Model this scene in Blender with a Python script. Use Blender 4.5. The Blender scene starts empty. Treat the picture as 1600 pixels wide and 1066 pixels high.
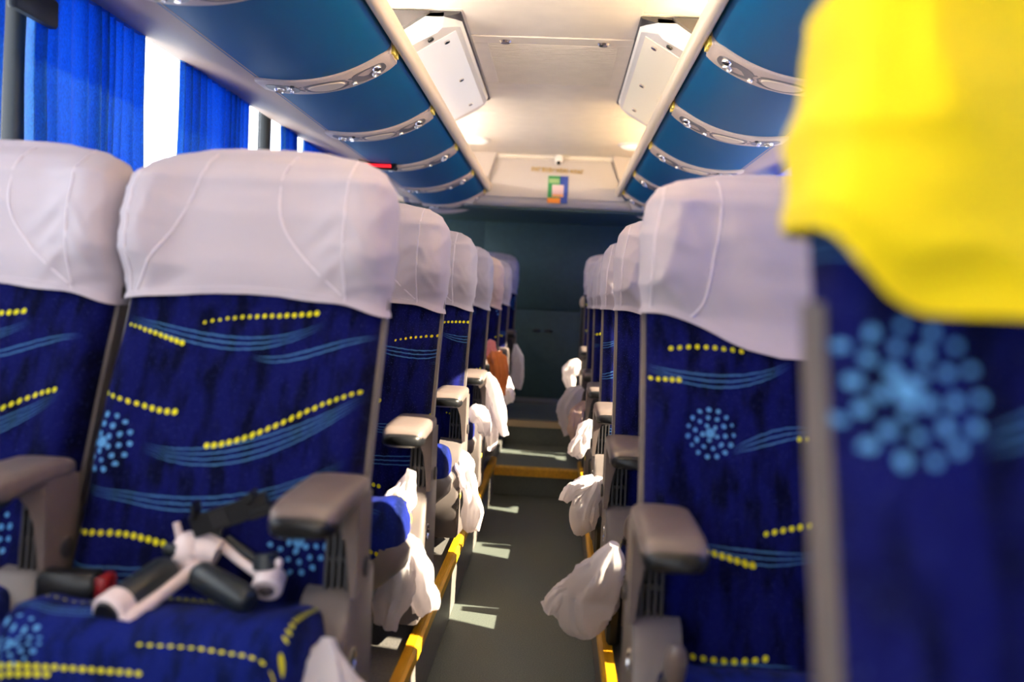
import bpy, math, random
from mathutils import Vector, Matrix, noise

S = bpy.context.scene
COL = S.collection
R = math.radians

# ------------------------------------------------------------------ camera
YAW, PIT, ROLL = R(3.03), R(2.48), R(2.7)
r = Vector((math.cos(YAW), math.sin(YAW), 0)); f = Vector((-math.sin(YAW), math.cos(YAW), 0)); u = Vector((0, 0, 1))
f, u = f*math.cos(PIT) - u*math.sin(PIT), u*math.cos(PIT) + f*math.sin(PIT)
r, u = r*math.cos(ROLL) + u*math.sin(ROLL), u*math.cos(ROLL) - r*math.sin(ROLL)
cam = bpy.data.cameras.new('camera'); cam_o = bpy.data.objects.new('camera', cam); COL.objects.link(cam_o)
cam_o.matrix_world = Matrix(((r.x, u.x, -f.x, 0.075), (r.y, u.y, -f.y, 0), (r.z, u.z, -f.z, 0.99), (0, 0, 0, 1)))
cam.sensor_width = 36; cam.lens = 36*1345/1600
cam.clip_start = 0.02
cam.dof.use_dof = True; cam.dof.focus_distance = 2.55; cam.dof.aperture_fstop = 1.85
S.camera = cam_o

# ------------------------------------------------------------------ sky, sun, exposure
S.view_settings.view_transform = 'Standard'; S.view_settings.look = 'None'
S.view_settings.gamma = 1; S.view_settings.use_curve_mapping = False
S.view_settings.exposure = 0.40
W = bpy.data.worlds.new('sky'); S.world = W; W.use_nodes = True
wn = W.node_tree; wn.nodes.clear()
wo = wn.nodes.new('ShaderNodeOutputWorld'); wb = wn.nodes.new('ShaderNodeBackground')
wt = wn.nodes.new('ShaderNodeTexCoord'); wz = wn.nodes.new('ShaderNodeTexNoise'); wr = wn.nodes.new('ShaderNodeValToRGB')
wz.inputs['Scale'].default_value = 3.0; wz.inputs['Detail'].default_value = 5
wr.color_ramp.elements[0].position = .35; wr.color_ramp.elements[0].color = (.80, .86, .98, 1)
wr.color_ramp.elements[1].position = .65; wr.color_ramp.elements[1].color = (.98, .98, 1, 1)
wn.links.new(wt.outputs['Generated'], wz.inputs['Vector']); wn.links.new(wz.outputs['Fac'], wr.inputs['Fac'])
wn.links.new(wr.outputs['Color'], wb.inputs['Color']); wn.links.new(wb.outputs[0], wo.inputs[0])
wb.inputs['Strength'].default_value = 3.4
sl = bpy.data.lights.new('sun', 'SUN'); sl.energy = 38; sl.angle = R(.55); sl.color = (1, .82, .58)
so = bpy.data.objects.new('sun', sl); COL.objects.link(so)
EL, AZ = R(34), R(11)
sd = Vector((-math.cos(EL)*math.cos(AZ), math.cos(EL)*math.sin(AZ), -math.sin(EL)))
so.rotation_euler = sd.to_track_quat('-Z', 'Y').to_euler(); so.location = (4, -1, 4)

# ------------------------------------------------------------------ materials
def lin(c):
    return tuple(((v/255)/12.92 if v/255 <= .04045 else ((v/255+.055)/1.055)**2.4) for v in c) + (1,)
class G:                                   # tiny shader maths
    def __init__(s, nt, sock): s.nt, s.s = nt, sock
def mk(nt, op, *a, clamp=False):
    n = nt.nodes.new('ShaderNodeMath'); n.operation = op; n.use_clamp = clamp
    for i, v in enumerate(a):
        if isinstance(v, G): nt.links.new(v.s, n.inputs[i])
        else: n.inputs[i].default_value = v
    return G(nt, n.outputs[0])
for nm, op in (('add', 'ADD'), ('sub', 'SUBTRACT'), ('mul', 'MULTIPLY'), ('truediv', 'DIVIDE')):
    def _f(op):
        return (lambda a, b: mk(a.nt, op, a, b)), (lambda a, b: mk(a.nt, op, b, a))
    x, y = _f(op); setattr(G, '__%s__' % nm, x); setattr(G, '__r%s__' % nm, y)

def mat(name, col, rough=.5, metal=0, spec=.5, sheen=0, noise_s=0, noise_a=.15, bump=0, bump_s=60, trans=0, emit=None, estr=0, stretch=None, coat=0):
    m = bpy.data.materials.new(name); m.use_nodes = True; nt = m.node_tree
    b = nt.nodes['Principled BSDF']; c = lin(col)
    b.inputs['Base Color'].default_value = c; b.inputs['Roughness'].default_value = rough
    b.inputs['Metallic'].default_value = metal; b.inputs['Specular IOR Level'].default_value = spec
    b.inputs['Sheen Weight'].default_value = sheen; b.inputs['Coat Weight'].default_value = coat
    tc = nt.nodes.new('ShaderNodeTexCoord'); vec = tc.outputs['Object']
    if stretch:
        mp = nt.nodes.new('ShaderNodeMapping'); mp.inputs['Scale'].default_value = stretch
        nt.links.new(vec, mp.inputs[0]); vec = mp.outputs[0]
    if noise_s:
        n = nt.nodes.new('ShaderNodeTexNoise'); n.inputs['Scale'].default_value = noise_s; n.inputs['Detail'].default_value = 4
        nt.links.new(vec, n.inputs['Vector'])
        rr = nt.nodes.new('ShaderNodeValToRGB')
        rr.color_ramp.elements[0].position = .3; rr.color_ramp.elements[1].position = .7
        rr.color_ramp.elements[0].color = tuple(v*(1-noise_a) for v in c[:3])+(1,)
        rr.color_ramp.elements[1].color = tuple(min(1, v*(1+noise_a)) for v in c[:3])+(1,)
        nt.links.new(n.outputs['Fac'], rr.inputs[0]); nt.links.new(rr.outputs[0], b.inputs['Base Color'])
    if bump:
        n = nt.nodes.new('ShaderNodeTexNoise'); n.inputs['Scale'].default_value = bump_s; n.inputs['Detail'].default_value = 3
        nt.links.new(vec, n.inputs['Vector'])
        bp = nt.nodes.new('ShaderNodeBump'); bp.inputs['Strength'].default_value = bump; bp.inputs['Distance'].default_value = .002
        nt.links.new(n.outputs['Fac'], bp.inputs['Height']); nt.links.new(bp.outputs[0], b.inputs['Normal'])
    if trans:
        t = nt.nodes.new('ShaderNodeBsdfTranslucent'); t.inputs['Color'].default_value = c
        mx = nt.nodes.new('ShaderNodeMixShader'); mx.inputs[0].default_value = trans
        nt.links.new(b.outputs[0], mx.inputs[1]); nt.links.new(t.outputs[0], mx.inputs[2])
        nt.links.new(mx.outputs[0], nt.nodes['Material Output'].inputs[0])
    if emit:
        b.inputs['Emission Color'].default_value = lin(emit); b.inputs['Emission Strength'].default_value = estr
    return m

def fabric(name, rows, flowers, base=(4, 7, 54), wrapu=.5, wrapv=.62, u0=-.25, v0=.2):
    m = bpy.data.materials.new(name); m.use_nodes = True; nt = m.node_tree; b = nt.nodes['Principled BSDF']
    uv = nt.nodes.new('ShaderNodeUVMap'); uv.uv_map = 'UVMap'
    sp = nt.nodes.new('ShaderNodeSeparateXYZ'); nt.links.new(uv.outputs[0], sp.inputs[0])
    def attr(n):
        a = nt.nodes.new('ShaderNodeAttribute'); a.attribute_type = 'OBJECT'; a.attribute_name = n
        return G(nt, a.outputs['Fac'])
    U = G(nt, sp.outputs[0]) + attr('pattern_shift_across'); V = G(nt, sp.outputs[1]) + attr('pattern_shift_up')
    U = mk(nt, 'WRAP', U, u0+wrapu, u0); V = mk(nt, 'WRAP', V, v0+wrapv, v0)
    yel = blu = None
    def mx(a, c): return c if a is None else mk(nt, 'MAXIMUM', a, c)
    # a little hand-woven waver
    wv = nt.nodes.new('ShaderNodeTexNoise'); wv.inputs['Scale'].default_value = 90; wv.inputs['Detail'].default_value = 2
    nt.links.new(uv.outputs[0], wv.inputs['Vector']); wav = (G(nt, wv.outputs['Fac']) - .5)
    Vw = V + wav*.0035; Uw = U + wav*.0025
    for row in rows:
        k, a0, a1, c0, c1, c2, c3 = row[:7]
        U_, Uw_, V_, Vw_ = U, Uw, V, Vw
        if k == 'e': U, Vw, k = V, Uw, 'd'
        T = (U - a0)*(1/(a1-a0))
        P = mk(nt, 'MULTIPLY_ADD', T, c3, c2); P = mk(nt, 'MULTIPLY_ADD', T, P, c1); P = mk(nt, 'MULTIPLY_ADD', T, P, c0)
        inr = mk(nt, 'COMPARE', T, .5, .5)
        if k == 'd':
            pitch, r0, r1 = row[7:10]
            n = max(1, round((a1-a0)/pitch)); T2 = T*n
            fr = mk(nt, 'FRACT', T2) - .5
            du = fr*((a1-a0)/n); dv = Vw - P
            d = mk(nt, 'SQRT', du*du + dv*dv*.9)*1.1
            rad = mk(nt, 'MULTIPLY_ADD', T, r1-r0, r0)
            msk = mk(nt, 'MULTIPLY', rad - d, 1600, clamp=True)
            yel = mx(yel, mk(nt, 'MULTIPLY', msk, inr))
            U, Vw = U_, Vw_
        else:
            cnt = row[7]; off = .0085
            # lines fan out from one end
            sprd = mk(nt, 'SINE', T*3.14159)
            dv = Vw - P; cell = mk(nt, 'DIVIDE', dv, mk(nt, 'MULTIPLY_ADD', sprd, off*.7, off*.45))
            ok = mk(nt, 'COMPARE', cell, 0.0, cnt/2)
            ln = mk(nt, 'ABSOLUTE', mk(nt, 'FRACT', cell + (cnt/2)) - .5)
            msk = mk(nt, 'MULTIPLY', .16 - ln, 14, clamp=True)
            msk = mk(nt, 'MULTIPLY', mk(nt, 'MULTIPLY', msk, inr), ok)*mk(nt, 'MULTIPLY', sprd, 2.2, clamp=True)
            blu = mx(blu, msk*.6)
    for (fu, fv, rr) in flowers:
        du = Uw - fu; dv = Vw - fv
        rad = mk(nt, 'SQRT', du*du + dv*dv); ang = mk(nt, 'ARCTAN2', dv, du)*(1/6.28318) + .5
        ring = rr/3.2
        q = rad*(1/ring); i = mk(nt, 'ROUND', q)
        cnt = mk(nt, 'MAXIMUM', mk(nt, 'ROUND', i*5.0), 1)
        af = mk(nt, 'FRACT', ang*cnt + i*.37) - .5
        arc = af*rad*6.28318/cnt; rd = (q - i)*ring
        rd = mk(nt, 'MULTIPLY', rd, 1.0); 
        d = mk(nt, 'SQRT', arc*arc + rd*rd)
        dot = ring*.30 + wav*(ring*.5)
        msk = mk(nt, 'MULTIPLY', dot - d, 1600, clamp=True)
        cen = mk(nt, 'MULTIPLY', ring*.62 - rad, 1600, clamp=True)
        ok = mk(nt, 'LESS_THAN', i, 3.5)
        blu = mx(blu, mx(mk(nt, 'MULTIPLY', msk, ok), cen))
    # navy velvet: vertical wear blotches and pale flecks
    mp = nt.nodes.new('ShaderNodeMapping'); mp.inputs['Scale'].default_value = (38, 11, 1); nt.links.new(uv.outputs[0], mp.inputs[0])
    n1 = nt.nodes.new('ShaderNodeTexNoise'); n1.inputs['Scale'].default_value = 1; n1.inputs['Detail'].default_value = 5; nt.links.new(mp.outputs[0], n1.inputs['Vector'])
    cr = nt.nodes.new('ShaderNodeValToRGB'); nt.links.new(n1.outputs['Fac'], cr.inputs[0])
    cr.color_ramp.elements[0].position = .38; cr.color_ramp.elements[0].color = lin((base[0]-4, base[1]-5, base[2]-20))
    cr.color_ramp.elements[1].position = .56; cr.color_ramp.elements[1].color = lin((base[0]+4, base[1]+5, base[2]+20))
    n2 = nt.nodes.new('ShaderNodeTexNoise'); n2.inputs['Scale'].default_value = 520; n2.inputs['Detail'].default_value = 1; nt.links.new(uv.outputs[0], n2.inputs['Vector'])
    fl = mk(nt, 'MULTIPLY', G(nt, n2.outputs['Fac']) - .66, 7, clamp=True)
    def mixc(fac, a, c):
        n = nt.nodes.new('ShaderNodeMix'); n.data_type = 'RGBA'
        nt.links.new(fac.s, n.inputs[0]); nt.links.new(a, n.inputs[6]); n.inputs[7].default_value = c
        return n.outputs[2]
    col = mixc(fl, cr.outputs[0], lin((85, 100, 165)))
    if blu is not None: col = mixc(blu, col, lin((80, 135, 185)))
    if yel is not None: col = mixc(yel, col, lin((215, 208, 30)))
    nt.links.new(col, b.inputs['Base Color'])
    b.inputs['Roughness'].default_value = .9; b.inputs['Specular IOR Level'].default_value = .08
    b.inputs['Sheen Weight'].default_value = .07; b.inputs['Sheen Tint'].default_value = lin((120, 125, 170)); b.inputs['Sheen Roughness'].default_value = .4
    return m

ROWS_L = [
  ('d',-0.206,-0.095,0.735,-0.020,-0.015,0.007,.0105,.0030,.0052),
  ('d',-0.074,0.127,0.742,0.062,-0.081,0.046,.0125,.0028,.0052),
  ('l',-0.208,0.140,0.744,-0.063,-0.067,0.139,3),
  ('l',0.021,0.228,0.692,-0.056,0.221,-0.126,2),
  ('d',-0.217,-0.084,0.622,-0.025,-0.037,0.037,.013,.0036,.0056),
  ('d',-0.032,0.216,0.548,0.011,0.211,-0.126,.012,.0052,.0040),
  ('l',-0.134,0.223,0.541,-0.098,0.235,-0.041,4),
  ('l',-0.224,0.207,0.478,-0.100,0.100,0.060,3),
  ('d',-0.242,-0.064,0.406,0.021,-0.027,-0.003,.013,.0045,.0055),
  ('l',-0.244,-0.044,0.369,-0.068,0.052,0.018,3)]
FL_L = [(-.197, .546, .046), (.142, .414, .048)]
ROWS_R = [
  ('d',-0.191,-0.057,0.734,0.032,-0.043,0.013,.0145,.0045,.0045),
  ('l',-0.226,0.021,0.702,-0.062,0.027,0.054,3),
  ('d',-0.222,-0.165,0.683,0.001,0.000,0.000,.0125,.0035,.0052),
  ('l',-0.085,0.060,0.573,0.055,0.009,-0.027,3),
  ('d',0.022,0.068,0.597,0.006,-0.004,0.000,.0125,.0045,.0045),
  ('d',-0.037,0.058,0.448,0.024,-0.002,0.000,.0135,.0045,.006),
  ('l',-0.156,0.060,0.427,-0.042,0.019,0.019,3),
  ('d',-0.154,-0.047,0.424,-0.019,-0.012,0.008,.0125,.0048,.0062),
  ('d',-0.184,-0.026,0.269,-0.033,0.027,0.007,.0155,.005,.0055),
  ('l',-0.136,0.016,0.248,-0.002,-0.003,0.012,3)]
FL_R = [(-.118, .600, .040)]
# seat cushions: v runs along the depth of the cushion (metres from the front edge)
ROWS_C = [
  ('d',-.215,.02,-.030,.0,.004,-.004,.0125,.0055,.005),
  ('d',-.215,-.10,-.043,.0,.002,0,.0125,.0055,.0055),
  ('d',.0,.205,.022,.012,-.006,-.030,.0135,.0042,.0046),
  ('d',-.21,-.05,.150,-.01,.0,.0,.013,.0035,.004),
  ('d',-.04,.08,.250,.0,-.01,0,.012,.0042,.0046),
  ('d',-.06,.09,.236,.0,-.01,0,.012,.0042,.0046),
  ('d',-.01,.07,.222,.0,-.01,0,.012,.0042,.0046),
  ('e',.03,.42,.192,.006,-.004,0,.016,.0046,.0046),
  ('l',-.205,-.02,.09,-.01,.0,.0,3)]
FL_C = [(-.165, .012, .042)]
M = {}
M['fabric_l'] = fabric('navy_fabric_swirls', ROWS_L, FL_L)
M['fabric_r'] = fabric('navy_fabric_dots', ROWS_R, FL_R)
M['fabric_c'] = fabric('navy_cushion_fabric', ROWS_C, FL_C, base=(10, 22, 80), wrapv=.9, v0=-.3)
M['cover'] = mat('white_cover_cloth', (190, 180, 187), .8, sheen=.15, bump=.25, bump_s=45, spec=.25)
M['piping'] = mat('white_piping', (214, 204, 210), .7)
M['cover_warm'] = mat('cream_cover_cloth', (226, 200, 184), .8, sheen=.15, bump=.25, bump_s=45, spec=.25)
M['yellow'] = mat('yellow_cover_cloth', (242, 214, 0), .75, sheen=.1, spec=.25, bump=.2, bump_s=30)
M['plastic'] = mat('grey_seat_plastic', (104, 92, 88), .34, noise_s=40, noise_a=.06, bump=.05, bump_s=400)
M['plastic_d'] = mat('dark_seat_plastic', (52, 50, 52), .45, bump=.05, bump_s=400)
M['shell'] = mat('grey_shell_plastic', (100, 92, 90), .42, noise_s=20, noise_a=.08)
M['black'] = mat('black_plastic', (14, 15, 18), .4)
M['steel'] = mat('dark_steel', (60, 60, 62), .4, metal=.6)
M['chrome'] = mat('chrome', (225, 220, 215), .12, metal=1)
M['floor'] = mat('grey_rubber_floor', (82, 89, 84), .55, noise_s=260, noise_a=.35, bump=.1, bump_s=300)
M['platform'] = mat('platform_rubber', (84, 82, 80), .6, noise_s=200, noise_a=.3)
M['riser'] = mat('riser_vinyl', (104, 98, 94), .5, noise_s=60, noise_a=.12)
M['nosing'] = mat('yellow_nosing', (206, 152, 14), .45, noise_s=70, noise_a=.18, stretch=(1, .15, 1))
M['alu'] = mat('brushed_aluminium', (170, 150, 125), .35, metal=.8)
M['ceiling'] = mat('ceiling_cream', (248, 240, 226), .38, noise_s=12, noise_a=.03)
M['duct'] = mat('white_duct_plastic', (240, 238, 234), .28)
M['beige'] = mat('beige_trim', (205, 186, 172), .5, noise_s=300, noise_a=.05)
M['header'] = mat('header_trim', (164, 138, 120), .6, noise_s=200, noise_a=.06)
M['rail'] = mat('cream_rail', (226, 208, 182), .38)
M['rack'] = mat('blue_rack_cloth', (0, 90, 138), .5, spec=.14, noise_s=900, noise_a=.18, bump=.12, bump_s=900)
M['soffit'] = mat('beige_soffit', (198, 188, 180), .45)
M['filter'] = mat('brown_filter', (70, 58, 46), .8)
M['recess'] = mat('grey_recess', (110, 106, 108), .4)
M['lens'] = mat('lamp_lens', (230, 222, 210), .15, metal=.6)
M['plate'] = mat('gold_number_plate', (255, 228, 96), .35)
M['rear'] = mat('rear_teal_vinyl', (58, 82, 80), .6, noise_s=30, noise_a=.1, bump=.1, bump_s=250)
M['wall'] = mat('side_wall_vinyl', (150, 140, 136), .6, noise_s=40, noise_a=.06)
M['pillar'] = mat('window_pillar', (40, 46, 48), .5)
M['curtain'] = mat('blue_curtain', (18, 136, 232), .55, sheen=.6, trans=.5, noise_s=330, noise_a=.55, bump=.6, bump_s=420, stretch=(1, 1, .45))
M['bag'] = mat('white_plastic_bag', (238, 232, 234), .3, trans=.45, bump=.9, bump_s=95, spec=.35, stretch=(1, 1, .35))
M['bag_pink'] = mat('pinkish_plastic_bag', (236, 208, 190), .35, trans=.4, bump=.9, bump_s=95, stretch=(1, 1, .35), spec=.4)
M['gimbal_w'] = mat('white_gimbal_plastic', (226, 208, 206), .35)
M['gimbal_d'] = mat('charcoal_gimbal_grip', (28, 34, 38), .38)
M['red'] = mat('red_release', (120, 14, 20), .4)
M['orange'] = mat('orange_cloth', (240, 136, 66), .8, sheen=.2, bump=.4, bump_s=80)
M['pink'] = mat('pink_cloth', (228, 140, 140), .8, sheen=.2, bump=.4, bump_s=80)
M['led'] = mat('red_led', (200, 20, 30), .4, emit=(255, 30, 45), estr=.8)
M['glow_l'] = mat('left_duct_glow', (240, 238, 234), .35, emit=(250, 250, 255), estr=.24)  # glow added to the duct cover faces to brighten them
M['glow_r'] = mat('right_duct_glow', (240, 234, 220), .35, emit=(255, 236, 196), estr=.18)
M['fill_cool'] = mat('cool_fill_tube', (255, 255, 255), .5, emit=(255, 244, 232), estr=74)  # fill light added for the ceiling, no fitting in view
M['fill_warm'] = mat('warm_fill_tube', (255, 240, 210), .5, emit=(255, 226, 176), estr=60)
M['lampglass'] = mat('lamp_glass', (240, 240, 236), .3, emit=(255, 244, 226), estr=.5)
M['green_p'] = mat('poster_green', (40, 140, 70), .4); M['blue_p'] = mat('poster_blue', (24, 60, 150), .4)
M['orange_p'] = mat('poster_orange', (245, 145, 20), .4); M['pale_p'] = mat('poster_pale', (226, 192, 190), .5)
M['lime_p'] = mat('poster_light_green', (150, 185, 120), .5)
M['gold'] = mat('gold_letters', (196, 164, 96), .35, metal=.5)
g = bpy.data.materials.new('window_glass'); g.use_nodes = True; nt = g.node_tree; nt.nodes.clear()
o_ = nt.nodes.new('ShaderNodeOutputMaterial'); a_ = nt.nodes.new('ShaderNodeBsdfTransparent'); b_ = nt.nodes.new('ShaderNodeBsdfGlossy'); x_ = nt.nodes.new('ShaderNodeMixShader')
a_.inputs[0].default_value = (.94, .96, .97, 1); b_.inputs['Roughness'].default_value = .02; x_.inputs[0].default_value = .06
nt.links.new(a_.outputs[0], x_.inputs[1]); nt.links.new(b_.outputs[0], x_.inputs[2]); nt.links.new(x_.outputs[0], o_.inputs[0]); M['glass'] = g

# ------------------------------------------------------------------ mesh helpers
class MB:
    def __init__(s): s.v, s.f = [], []
    def add(s, vs, fs):
        n = len(s.v); s.v += [tuple(p) for p in vs]; s.f += [tuple(i+n for i in q) for q in fs]; return s
    def loft(s, rings, cap0=True, cap1=True, closed=True):
        n = len(rings[0]); vs = [p for rg in rings for p in rg]; fs = []
        for i in range(len(rings)-1):
            for j in range(n if closed else n-1):
                k = (j+1) % n
                fs.append((i*n+j, i*n+k, (i+1)*n+k, (i+1)*n+j))
        if cap0: fs.append(tuple(range(n))[::-1])
        if cap1: fs.append(tuple((len(rings)-1)*n+j for j in range(n)))
        return s.add(vs, fs)
    def box(s, a, b, bev=0.0):
        (x0, y0, z0), (x1, y1, z1) = [(min(p, q)) for p, q in zip(a, b)], [max(p, q) for p, q in zip(a, b)]
        e = min(bev, (x1-x0)/2.01, (y1-y0)/2.01, (z1-z0)/2.01)
        def rect(i, z): return [(x0+i, y0+i, z), (x1-i, y0+i, z), (x1-i, y1-i, z), (x0+i, y1-i, z)]
        def oct_(i, z):
            c = e-i if e > i else 0
            return [(x0+e, y0+i, z), (x1-e, y0+i, z), (x1-i, y0+e, z), (x1-i, y1-e, z), (x1-e, y1-i, z), (x0+e, y1-i, z), (x0+i, y1-e, z), (x0+i, y0+e, z)]
        if e <= 0: return s.loft([rect(0, z0), rect(0, z1)])
        return s.loft([oct_(e*.7, z0), oct_(0, z0+e), oct_(0, z1-e), oct_(e*.7, z1)])
    def prism(s, poly, axis, a, b):          # poly in the two other axes
        def pt(p, w): return {'x': (w, p[0], p[1]), 'y': (p[0], w, p[1]), 'z': (p[0], p[1], w)}[axis]
        return s.loft([[pt(p, a) for p in poly], [pt(p, b) for p in poly]])
    def tube(s, path, rad, n=8, caps=True):
        path = [Vector(p) for p in path]; rings = []; prev = None
        for i, p in enumerate(path):
            t = (path[min(i+1, len(path)-1)] - path[max(i-1, 0)]).normalized()
            if prev is None:
                a = Vector((0, 0, 1)) if abs(t.z) < .9 else Vector((1, 0, 0)); prev = t.cross(a).normalized()
            prev = (prev - t*prev.dot(t)).normalized(); q = t.cross(prev)
            rr = rad[i] if isinstance(rad, (list, tuple)) else rad
            rings.append([p + (prev*math.cos(k*2*math.pi/n) + q*math.sin(k*2*math.pi/n))*rr for k in range(n)])
        return s.loft(rings, caps, caps)
    def ellipsoid(s, c, rx, ry, rz, n=16, m=10, pw=1.0):
        rings = []
        for i in range(1, m):
            a = math.pi*i/m; rr = math.sin(a)**pw; z = -math.cos(a)
            rings.append([(c[0]+rx*rr*math.cos(k*2*math.pi/n), c[1]+ry*rr*math.sin(k*2*math.pi/n), c[2]+rz*z) for k in range(n)])
        return s.loft(rings)
    def disc(s, c, nrm, rad, h, n=20, prof=None):   # lathe along nrm ; prof list of (radius frac, height frac)
        nrm = Vector(nrm).normalized(); a = Vector((0, 0, 1)) if abs(nrm.z) < .9 else Vector((0, 1, 0))
        x = nrm.cross(a).normalized(); y = nrm.cross(x); c = Vector(c); rings = []
        for (pr, ph) in (prof or [(1, 0), (1, .8), (.9, 1)]):
            rings.append([c + nrm*(h*ph) + (x*math.cos(k*2*math.pi/n) + y*math.sin(k*2*math.pi/n))*rad*pr for k in range(n)])
        return s.loft(rings)
    def xf(s, fn): s.v = [tuple(fn(p)) for p in s.v]; return s
    def build(s, name, m, parent=None, smooth=40, uv=None, kind=None):
        me = bpy.data.meshes.new(name); me.from_pydata(s.v, [], s.f)
        bm_fix(me)
        if smooth:
            me.polygons.foreach_set('use_smooth', [True]*len(me.polygons)); me.set_sharp_from_angle(angle=R(smooth))
        if uv:
            l = me.uv_layers.new(name='UVMap')
            for lp in me.loops: l.data[lp.index].uv = uv(me.vertices[lp.vertex_index].co)
        me.materials.append(m)
        o = bpy.data.objects.new(name, me); COL.objects.link(o)
        if parent: o.parent = parent
        if kind: o['kind'] = kind
        return o
import bmesh
def bm_fix(me):
    b = bmesh.new(); b.from_mesh(me); bmesh.ops.recalc_face_normals(b, faces=b.faces[:]); b.to_mesh(me); b.free()
def tag(o, label, cat, group=None, kind=None):
    o['label'] = label; o['category'] = cat
    if group: o['group'] = group
    if kind: o['kind'] = kind
    return o
def thing(name, label, cat, loc=(0, 0, 0), group=None):
    o = bpy.data.objects.new(name, None); o.location = loc; o.empty_display_size = .05; COL.objects.link(o)
    return tag(o, label, cat, group)
def struct(o): o['kind'] = 'structure'; return o
KIDS = {}
def copy_tree(o, parent=None):
    c = o.copy(); COL.objects.link(c)
    if parent: c.parent = parent
    for ch in list(o.children): copy_tree(ch, c)
    return c
def spline(pts, n):
    pts = [Vector(p) for p in pts]; out = []
    if len(pts) == 2: return [pts[0].lerp(pts[1], i/(n-1)) for i in range(n)]
    for i in range(n):
        t = i/(n-1)*(len(pts)-1); k = min(int(t), len(pts)-2); w = t-k
        p0, p1, p2, p3 = pts[max(k-1, 0)], pts[k], pts[k+1], pts[min(k+2, len(pts)-1)]
        out.append(.5*((2*p1) + (p2-p0)*w + (2*p0-5*p1+4*p2-p3)*w*w + (3*p1-p0-3*p2+p3)*w**3))
    return out
def interp(tab, z):
    if z <= tab[0][0]: return tab[0][1]
    for (a, va), (b, vb) in zip(tab, tab[1:]):
        if z <= b:
            t = (z-a)/(b-a); t = t*t*(3-2*t)*.5 + t*.5
            return va + (vb-va)*t
    return tab[-1][1]
def sm(a, b, x):
    t = max(0, min(1, (x-a)/(b-a))); return t*t*(3-2*t)

# ------------------------------------------------------------------ the shell of the bus
Y0, Y1, PL = -1.8, 6.4, .19
fl = struct(MB().box((-.25, Y0, -.05), (.25, 4.42, 0)).build('floor', M['floor']))
for s in (-1, 1):
    MB().box((s*.222, Y0, -.05), (s*1.205, Y1, PL-.004)).build('platform', M['platform'], fl)
    MB().box((s*.222, Y0, .004), (s*.2195, 4.4, PL-.012)).build('riser', M['riser'], fl)
    n = MB().prism([(s*.2, PL-.022), (s*.2, PL+.004), (s*.206, PL+.008), (s*.228, PL+.008), (s*.232, PL+.002), (s*.232, PL-.008), (s*.214, PL-.008), (s*.214, PL-.022)], 'y', Y0, 4.4)
    n.xf(lambda p: (p[0]+s*.008, p[1], p[2])).build('edge_nosing', M['nosing'], fl)
    rb = MB()
    for k in range(5):
        x = s*(.2175+k*.0045); rb.box((x-.0014, Y0, PL+.006), (x+.0014, 4.4, PL+.0102))
    rb.build('nosing_ribs', M['nosing'], fl, kind='stuff')
    MB().box((s*.2185, Y0, PL-.034), (s*.2225, 4.4, PL-.022)).build('aluminium_edge', M['alu'], fl)
MB().box((-.25, 4.42, -.02), (.25, 5.19, .14)).build('aisle_step', M['floor'], fl)
MB().box((-.27, 5.19, -.02), (.27, Y1, .285)).build('aisle_step', M['floor'], fl)
MB().prism([(4.395, .105), (4.395, .143), (4.40, .147), (4.455, .147), (4.455, .138), (4.41, .138), (4.41, .105)], 'x', -.235, .235).build('step_nosing', M['nosing'], fl)
MB().prism([(5.17, .25), (5.17, .288), (5.175, .292), (5.225, .292), (5.225, .28), (5.185, .28), (5.185, .25)], 'x', -.255, .255).build('step_nosing', M['alu'], fl)
MB().box((-.27, 6.12, .283), (.27, Y1, .30), .004).build('rear_tread_strip', M['riser'], fl)

wr_ = struct(MB().box((-1.26, Y1, -.05), (1.26, Y1+.05, 2.0)).build('wall_rear', M['rear']))
MB().box((-.5, Y1-.012, .96), (1.1, Y1+.001, 1.62), .006).build('upper_panel', M['rear'], wr_)
MB().box((-.5, Y1-.022, .29), (1.1, Y1+.001, .948), .006).build('engine_hatch', M['rear'], wr_)
for x in (-.085, .0):
    MB().ellipsoid((x, Y1-.024, .80), .03, .006, .012).build('hatch_catch', M['steel'], wr_)

# side walls: low panel, header, pillars; panes and curtains hang in the openings
SILL, HEAD = .86, 1.728
PILL = [-1.42, .28, 1.98, 3.68, 5.38, 6.36]
for s, nm in ((-1, 'wall_left'), (1, 'wall_right')):
    w = struct(MB().box((s*1.20, Y0, -.05), (s*1.26, Y1, SILL), .004).build(nm, M['wall']))
    MB().prism([(s*.80, 1.592), (s*.80, 1.64), (s*1.26, 1.86), (s*1.26, HEAD+.07), (s*1.185, HEAD-.004), (s*1.02, 1.675), (s*.86, 1.604)], 'y', Y0, Y1).build('header_panel', M['header'], w)
    MB().box((s*1.23, Y0, HEAD+.07), (s*1.26, Y1, 2.02)).build('upper_panel', M['wall'], w)
    for k, y in enumerate(PILL):
        MB().box((s*1.205, y-.022, SILL-.01), (s*1.255, y+.022, HEAD+.07), .01).build('window_pillar', M['pillar'], w)
    MB().box((s*1.195, Y0, SILL-.03), (s*1.255, Y1, SILL), .008).build('window_sill', M['beige'], w)
    MB().tube([(s*1.17, Y0, HEAD+.012), (s*1.17, Y1, HEAD+.012)], .008).build('curtain_rail', M['alu'], w)
    for k in range(len(PILL)-1):
        n = k+1 if s < 0 else k+6
        struct(MB().box((s*1.236, PILL[k]+.03, SILL), (s*1.242, PILL[k+1]-.03, HEAD+.08)).build('window_%d' % n, M['glass']))
MB().box((-1.16, 1.84, 1.585), (-1.135, 2.0, 1.65), .006).build('curtain_track_bracket', M['pillar'], bpy.data.objects['wall_left'])
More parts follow.
